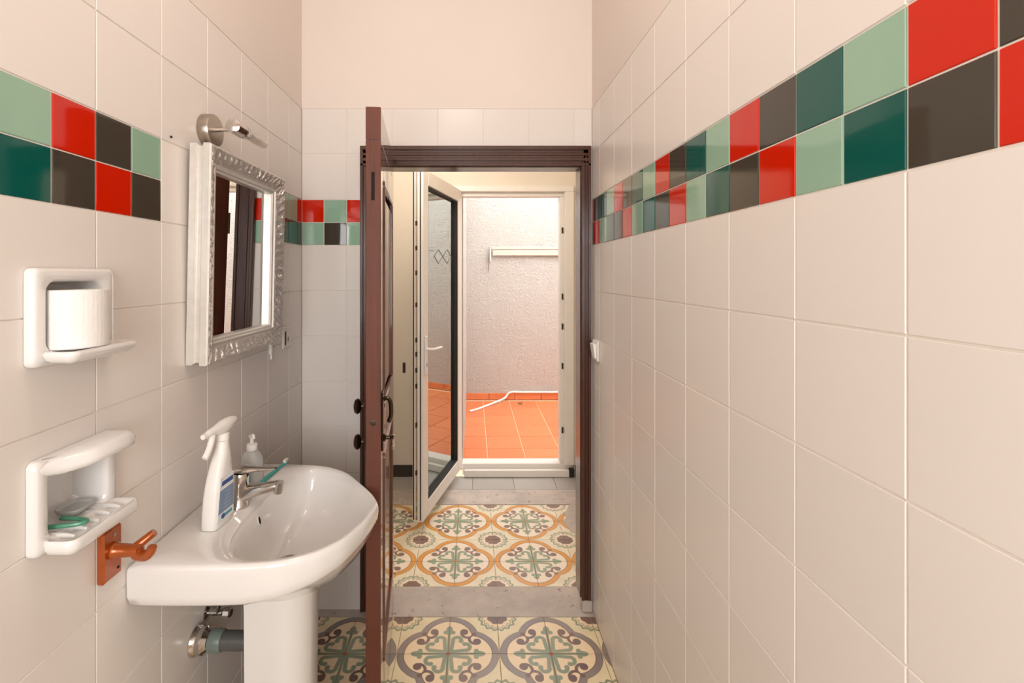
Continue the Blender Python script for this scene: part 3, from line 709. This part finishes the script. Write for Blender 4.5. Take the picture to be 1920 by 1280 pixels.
MB().lathe([(0.0065, 0), (0.0065, 0.0006)], (.0236, -.012, .0265), (1,0,0), 16).build('label_badge', M['label_dark'], lb)
MB().lathe([(0.004, 0), (0.004, 0.0008)], (.0212, .020, .150), (1,0,0.1), 12).build('emblem', M['label_line'], sp)

dp = empty('soap_dispenser', (-0.668, 1.452, ZD), 'clear pump soap dispenser with white cap and teal label', 'soap dispenser', rz=-0.45)
rings = []
for (z, a_, b_) in ((0, .034, .022), (.003, .037, .024), (.02, .038, .025), (.05, .038, .025), (.07, .036, .024), (.085, .030, .021), (.094, .019, .016), (.098, .013, .013)):
    rings.append([(math.copysign(abs(math.cos(t))**.8, math.cos(t))*a_, math.copysign(abs(math.sin(t))**.8, math.sin(t))*b_, z) for t in [2*PI*k/28 for k in range(28)]])
MB().loft(rings).build('bottle', M['clear'], dp, 50)
MB().lathe([(0.0155, .0982), (0.016, .100), (0.0155, .116), (0.012, .118)], (0,0,0), (0,0,1), 20).build('cap', M['plastic'], dp, True)
MB().cyl((0, 0, .118), (0, 0, .138), .0055, 12).build('stem', M['plastic'], dp, True)
MB().tube(smoothcurve([(-.014, .004, .136), (0, 0, .141), (.012, -.006, .146), (.018, -.009, .142), (.020, -.010, .137)], 4), .0045, 10).build('pump_spout', M['plastic'], dp, True)
def face_patch(x0, x1, z0, z1, y, name, mat):
    MB().box(x0, x1, y-.0008, y, z0, z1).build(name, M[mat], dp)
face_patch(-.014, .026, .012, .062, -.0252, 'label', 'label_white'); face_patch(.010, .026, .014, .042, -.0261, 'label_field', 'label_teal'); face_patch(-.010, .020, .050, .055, -.0261, 'label_line', 'label_line'); face_patch(-.006, .006, .030, .040, -.0261, 'label_badge', 'label_blue')
tb = empty('toothbrush', (-0.621, 1.49, ZD), 'teal plastic toothbrush lying on the washbasin rim', 'toothbrush')
MB().tube([(-.012, -.055, .0065), (-.010, -.02, .0068), (-.006, .03, .0058), (-.002, .075, .0052), (0, .09, .0048)], 0, 10, [.0055, .0062, .0050, .0036, .0044]).build('handle', M['teal_plastic'], tb, True)
hd = MB().cbox(-.005, .007, .088, .114, .0015, .0065, .0015).build('head', M['teal_plastic'], tb)
MB().cbox(-.004, .006, .090, .112, .0066, .016, .001).build('bristles', M['plastic'], hd)

# ------------------------------------------------------------------ ceramic niches on the left wall
def niche(name, y0, y1, z0, z1, hole, label, cat):
    cy, cz = (y0+y1)/2, (z0+z1)/2; w, h = y1-y0, z1-z0
    t = empty(name, (XL, cy, cz), label, cat)
    hy0, hy1, hz0, hz1 = hole; hw, hh = hy1-hy0-0.004, hz1-hz0-0.004; oy, oz = (hy0+hy1)/2-cy, (hz0+hz1)/2-cz
    R = lambda w_, h_, r_, d, a=0, b=0: [(d, q[0]+a, q[1]+b) for q in rrect(w_, h_, r_)]
    rings = [R(w, h, .012, .0006), R(w, h, .012, .010), R(w-.004, h-.004, .012, .015), R(w-.012, h-.012, .014, .018), R(hw+.012, hh+.012, .024, .018, oy, oz), R(hw+.004, hh+.004, .022, .014, oy, oz), R(hw, hh, .020, .006, oy, oz), R(hw, hh, .020, -.030, oy, oz), R(hw-.012, hh-.012, .02, -.046, oy, oz), R(hw-.05, hh-.05, .02, -.052, oy, oz)]
    MB().loft(rings, False, True).build('frame', M['ceramic'], t, 50)
    return t
def tray(t, yc, w, d, z, thick, lip, name, depth0=0.012, r=0.018):
    """shelf projecting from the frame: rounded plan, raised lip"""
    mb = MB()
    P = lambda ins, zz: [(max(depth0, q[0]+depth0+(d-depth0)/2-0.0) if ins == 0 else q[0]+depth0+(d-depth0)/2, q[1]+yc, zz) for q in rrect(d-depth0-2*ins, w-2*ins, max(r-ins, .004))]
    rings = [P(.014, z-thick), P(.004, z-thick+.006), P(0, z-thick+.014), P(0, z+lip-.004), P(.003, z+lip), P(.008, z+lip), P(.012, z+lip*.5), P(.018, z)]
    return mb.loft(rings).build(name, M['ceramic'], t, 50)
n1_ = niche('paper_holder', 0.800, 0.983, 1.315, 1.485, HOLE_L[0], 'upper white ceramic niche holding the paper roll', 'paper holder')
tray(n1_, 0.002, .165, .074, 1.3402-1.400, .020, .0012, 'shelf')
n2_ = niche('soap_dish', 0.804, 0.990, 0.992, 1.156, HOLE_L[1], 'lower white ceramic soap dish with ridged tray and grab bar', 'soap dish')
ty = tray(n2_, 0.0, .168, .074, 1.012-1.074, .022, .007, 'tray')
for i in range(5):
    y = -0.054 + 0.027*i
    MB().tube([(-.020, y, -.0605), (.0, y, -.0590), (.035, y, -.0588), (.052, y, -.0605)], 0, 10, [.003, .005, .005, .003]).build('ridge', M['ceramic'], ty, True)
gb = MB(); rings = []
for (y, d, z0, z1) in ((-.084, .0195, .056, .079), (-.075, .022, .052, .082), (-.052, .034, .047, .080), (-.028, .056, .050, .081), (-.005, .066, .053, .083), (.060, .068, .053, .083), (.076, .066, .053, .083), (.086, .060, .056, .081)):
    rings.append([(0.012, y, z0), (d-.010, y, z0), (d-.002, y, z0+.004), (d, y, z0+.012), (d-.004, y, z1-.008), (d-.014, y, z1), (0.012, y, z1)])
gb.loft(rings).build('grab_bar', M['ceramic'], n2_, 50)
# the roll
rl = empty('paper_roll', (-0.7275, 0.8805, 1.3418), 'white tissue paper roll standing in the upper niche', 'paper roll')
R_, c_ = .0455, []
rings = []
for (z, k) in ((0, .97), (.003, 1.0), (.05, 1.0), (.100, 1.0), (.104, .97)):
    rings.append([(R_*k*math.cos(2*PI*i/40)*(1+.012*math.sin(5*2*PI*i/40)), 1.10*R_*k*math.sin(2*PI*i/40), z) for i in range(40)])
rings += [[(.019*math.cos(2*PI*i/40), .019*math.sin(2*PI*i/40), z) for i in range(40)] for z in (.104, .004)]
MB().loft(rings, True, True).build('roll', M['paper'], rl, 50)
fa = [(R_*1.02*math.cos(t), 1.10*R_*1.03*math.sin(t)) for t in [-1.3+2.2*i/14 for i in range(15)]]
mb = MB(); ins = [(x*.985, y*.985) for x, y in fa]
lp = [(x, y, .002) for x, y in fa] + [(x, y, .002) for x, y in reversed(ins)]
mb.loft([lp, [(x, y, .102) for x, y, z in lp]]).build('loose_sheet', M['paper'], rl)
# things in the soap dish
gp = MB().tube(smoothcurve([(-.778, .845, 1.0265), (-.745, .850, 1.0265), (-.712, .858, 1.0265), (-.700, .868, 1.0265), (-.712, .876, 1.0265), (-.755, .880, 1.0265)], 5), .0042, 8)
tag(gp.build('green_loop', M['green_plastic'], None, True), 'green bent plastic loop lying in the soap dish', 'plastic loop')
cd = MB().loft([[(-.762+q[0], .920+q[1], z) for q in rrect(.046*k, .055*k, .012)] for z, k in ((1.0235, .9), (1.030, 1.0), (1.032, .96), (1.0262, .85))])
tag(cd.build('soap_tray_insert', M['clear'], None, 50), 'thin clear dish lying in the soap dish', 'dish')

# ------------------------------------------------------------------ brown hook
hk = empty('towel_hook', (XL, 0.978, 0.905), 'copper brown double towel hook beside the soap dish', 'towel hook')
MB().cbox(.0006, .017, -.026, .026, -.052, .052, .004).build('plate', M['copper'], hk, 30)
MB().lathe([(.016, .0172), (.017, .022), (.0135, .026), (.0125, .058), (.0135, .062), (.013, .072)], (0, 0, .006), (1,0,0), 22).build('arm', M['copper'], hk, True)
MB().tube(smoothcurve([(.066, 0, .0), (.078, -.004, -.002), (.092, -.010, .002), (.103, -.014, .012), (.107, -.015, .022)], 5), 0, 12, [.0125-.0002*i for i in range(21)]).build('prong', M['copper'], hk, True)
MB().tube(smoothcurve([(.060, .004, .010), (.070, .012, .018), (.080, .018, .026), (.088, .021, .032)], 5), 0, 12, [.0095-.0001*i for i in range(16)]).build('prong', M['copper'], hk, True)
MB().lathe([(.003, 0), (.003, .0008)], (.017, .014, -.036), (1,0,0), 10).build('screw', M['hole'], hk)
MB().lathe([(.004, 0), (.004, .0008)], (.017, .004, .036), (1,0,0), 10).build('screw', M['nickel'], hk)

# ------------------------------------------------------------------ mirror
MY0, MY1, MZ0, MZ1 = 1.250, 1.745, 1.236, 1.817
mr = empty('wall_mirror', (XL+0.002, (MY0+MY1)/2, MZ0), 'rectangular wall mirror in an ornate carved silver frame', 'mirror')
mr.rotation_euler = (0, math.radians(1.1), 0)
W2, HH = (MY1-MY0)/2, MZ1-MZ0
prof = [(0, 0), (0, .016), (.003, .018), (.003, .020), (.006, .022), (.006, .030), (.002, .033), (-.001, .036), (-.001, .052), (.002, .056), (.007, .057), (.043, .040), (.046, .043), (.050, .043), (.053, .038), (.058, .036), (.062, .030), (.062, .012)]
sides = [((-1, 0), (1, 0)), ((1, 0), (1, 1)), ((1, 1), (-1, 1)), ((-1, 1), (-1, 0))]
def corner(a, b, i):      # inset i from corner a(-1/1) b(0/1): (y, z)
    return (a*(W2-i), (i if b == 0 else HH-i))
for (p, q) in sides:
    r0 = [(d,)+corner(p[0], p[1], i) for i, d in prof]; r1 = [(d,)+corner(q[0], q[1], i) for i, d in prof]
    MB().loft([r0, r1]).build('frame_side', M['silver'], mr, 25)
    # carved leaves on the sloping face
    mb = MB(); nA, nB = 230, 16; g = []
    Ls = math.hypot(*(Vector(corner(*q, .025))-Vector(corner(*p, .025))))
    nl = round(Ls/.030)
    for ia in range(nA+1):
        s = ia/nA; row = []
        for ib in range(nB+1):
            v = ib/nB; i = .003 + .039*v; d = .0575 - .0165*v
            y0_, z0_ = corner(p[0], p[1], i); y1_, z1_ = corner(q[0], q[1], i)
            q_ = Vector((s*Ls*95, v*3.2, 11.0*(p[0]+2*p[1]))); w_ = mnoise.noise(q_*0.6)
            rd = 1 - abs(mnoise.noise(q_ + Vector((w_*1.5, w_*1.2, 0))))*2.6
            lf = 0.55 + 0.45*math.cos(2*PI*s*nl)*math.sin(PI*v)
            h = max(0, .0062*max(rd, 0)*lf*math.sin(PI*min(1, v*.9+.1))**.5)
            if ib in (0, nB) or ia in (0, nA): h = -.001
            row.append((d+h, y0_+(y1_-y0_)*s, z0_+(z1_-z0_)*s))
        g.append(row)
    mb.loft(g, False, False, closed=False)
    c_ = mb.build('carved_relief', M['silverdark'], mr, 30); c_['kind'] = 'stuff'
MB().box(.012, .018, -W2+.058, W2-.058, .058, HH-.058).build('glass', M['mirror'], mr)

# ------------------------------------------------------------------ mirror lamp
lm = empty('wall_lamp', (XL, 1.345, 1.876), 'small brushed nickel wall lamp with clear glass tube above the mirror', 'wall lamp')
MB().lathe([(.044, .0006), (.045, .002), (.045, .026), (.043, .030), (.020, .0305)], (0,0,0), (1,0,0), 36).build('base', M['nickel'], lm, True)
MB().cyl((.030, 0, .002), (.082, 0, .004), .006, 12).build('arm', M['chrome'], lm, True)
hd = MB().lathe([(.014, -.032), (.0200, -.029), (.0210, -.010), (.0210, .014), (.0190, .016), (.0190, .020), (.0205, .022), (.0185, .042), (.0150, .046), (.0150, .058)], (.092, 0, .006), (0,1,0), 22).build('lamp_head', M['chrome'], lm, True)
MB().lathe([(.011, .0585), (.0138, .060), (.0138, .160), (.0128, .166), (.0115, .166), (.0115, .062)], (.092, 0, .006), (0,1,0), 18).build('glass_tube', M['lampglass'], lm, True)
MB().lathe([(.003, .060), (.0045, .075), (.003, .10)], (.092, 0, .006), (0,1,0), 10).build('bulb', M['lampglass'], lm, True)

# ------------------------------------------------------------------ sockets, switch, nail
so = empty('wall_socket', (XL, 1.925, 1.222), 'small cream socket plate on the left wall beside the mirror', 'socket')
MB().cbox(.0006, .009, -.045, .045, -.042, .042, .003).build('plate', M['tile'], so)
MB().box(.0092, .0100, -.030, -.020, -.030, .024).build('slot', M['hole'], so)
MB().box(.0092, .0100, -.002, .002, -.018, .0).build('slot', M['hole'], so)
pk = empty('plug_stub', (XL, 1.770, 1.190), 'tiny white plastic hook under the right corner of the mirror', 'hook')
MB().cbox(.0006, .012, -.010, .004, -.012, .026, .002).build('body', M['plastic'], pk)
MB().cyl((.008, -.004, -.012), (.008, -.004, -.030), .004, 10).build('tip', M['plastic'], pk, True)
sw = empty('light_switch', (XR, 2.022, 1.152), 'white rocker light switch on the right wall by the door', 'light switch')
MB().cbox(-.010, -.0006, -.040, .040, -.042, .042, .003).build('plate', M['plastic'], sw)
MB().loft([[(-.0102, -.028, -.030), (-.0102, .028, -.030), (-.0102, .028, .030), (-.0102, -.028, .030)], [(-.016, -.026, -.028), (-.016, .026, -.028), (-.024, .026, .028), (-.024, -.026, .028)]]).build('rocker', M['plastic'], sw)
tag(MB().lathe([(.0028, .0004), (.0028, .003), (.001, .0035)], (XL, 1.191, 1.815), (1,0,0), 10).build('nail', M['hole']), 'tiny dark nail in the cream wall left of the mirror', 'nail')

# ------------------------------------------------------------------ plumbing under the basin
dr = empty('waste_pipe', (XL, 1.294, 0.486), 'grey waste pipe with chrome wall flange under the washbasin', 'pipe')
MB().lathe([(.036, .0006), (.038, .004), (.036, .012), (.033, .016), (.034, .018), (.034, .030), (.024, .040), (.021, .044)], (0,0,0), (1,0,0), 28).build('flange', M['chrome'], dr, True)
MB().lathe([(.026, .0442), (.0275, .047), (.0275, .075), (.0255, .078)], (0,0,0), (1,0,0), 26).build('coupling', M['greypipe'], dr, True)
MB().lathe([(.0235, .0782), (.0235, .190)], (0,0,0), (1,0,0), 26).build('pipe', M['greypipe2'], dr, True)
def valve(y, z, zt, label):
    v = empty('angle_valve', (XL, y, z), label, 'valve', 'valves under the washbasin')
    MB().lathe([(.020, .0006), (.021, .003), (.012, .007)], (0,0,0), (1,0,0), 20).build('flange', M['chrome'], v, True)
    b = MB().cyl((.007, 0, 0), (.046, 0, 0), .008, 14).cyl((.034, 0, 0), (.034, 0, .026), .008, 12).build('body', M['chrome'], v, True)
    MB().lathe([(.010, .046), (.013, .050), (.013, .066), (.010, .070)], (0,0,0), (1,0,0), 8).build('handle', M['chrome'], v, 30)
    MB().tube(smoothcurve([(.034, 0, .026), (.034, 0, .06), (.042, 0, zt-z-.03), (.055, 0, zt-z)], 5), .005, 8).build('hose', M['hose'], v, True)
valve(1.352, 0.520, 0.66, 'chrome angle valve just above the waste pipe flange')
valve(1.430, 0.525, 0.66, 'chrome angle valve further back behind the pedestal')

# ------------------------------------------------------------------ added fill lamps, bathroom and hall ceilings
cl = empty('ceiling_fill_lamp', (-0.1, 0.75, ZC), 'added round white ceiling lamp above the viewer', 'ceiling lamp')  # unseen lamp, added to brighten the bathroom
MB().lathe([(.09, -.0005), (.09, -.02), (.05, -.035)], (0,0,0), (0,0,1), 28).build('base', M['plastic'], cl, True)
MB().sphere((0, 0, -.115), .09, 24).build('globe', M['globe'], cl, True)
pl_ = bpy.data.lights.new('ceiling_fill_light', 'POINT'); pl_.energy = 7; pl_.color = (1.0, 0.93, 0.86); pl_.shadow_soft_size = 0.10
lo_ = bpy.data.objects.new('ceiling_fill_light', pl_); COL.objects.link(lo_); lo_.parent = cl; lo_.location = (0, 0, -0.32)

hc = empty('hall_fill_lamp', (-0.28, 2.50, 2.7), 'added round white ceiling lamp brightening the hall', 'ceiling lamp')  # added out of view to lift the brightness of the hall
MB().lathe([(.16, -.0005), (.16, -.03), (.12, -.06), (.05, -.075)], (0,0,0), (0,0,1), 28).build('shade', M['globe'], hc, True)
hl_ = bpy.data.lights.new('hall_fill_light', 'POINT'); hl_.energy = 15; hl_.color = (1.0, 0.95, 0.88); hl_.shadow_soft_size = 0.14
ho_ = bpy.data.objects.new('hall_fill_light', hl_); COL.objects.link(ho_); ho_.parent = hc; ho_.location = (0, 0, -0.24)
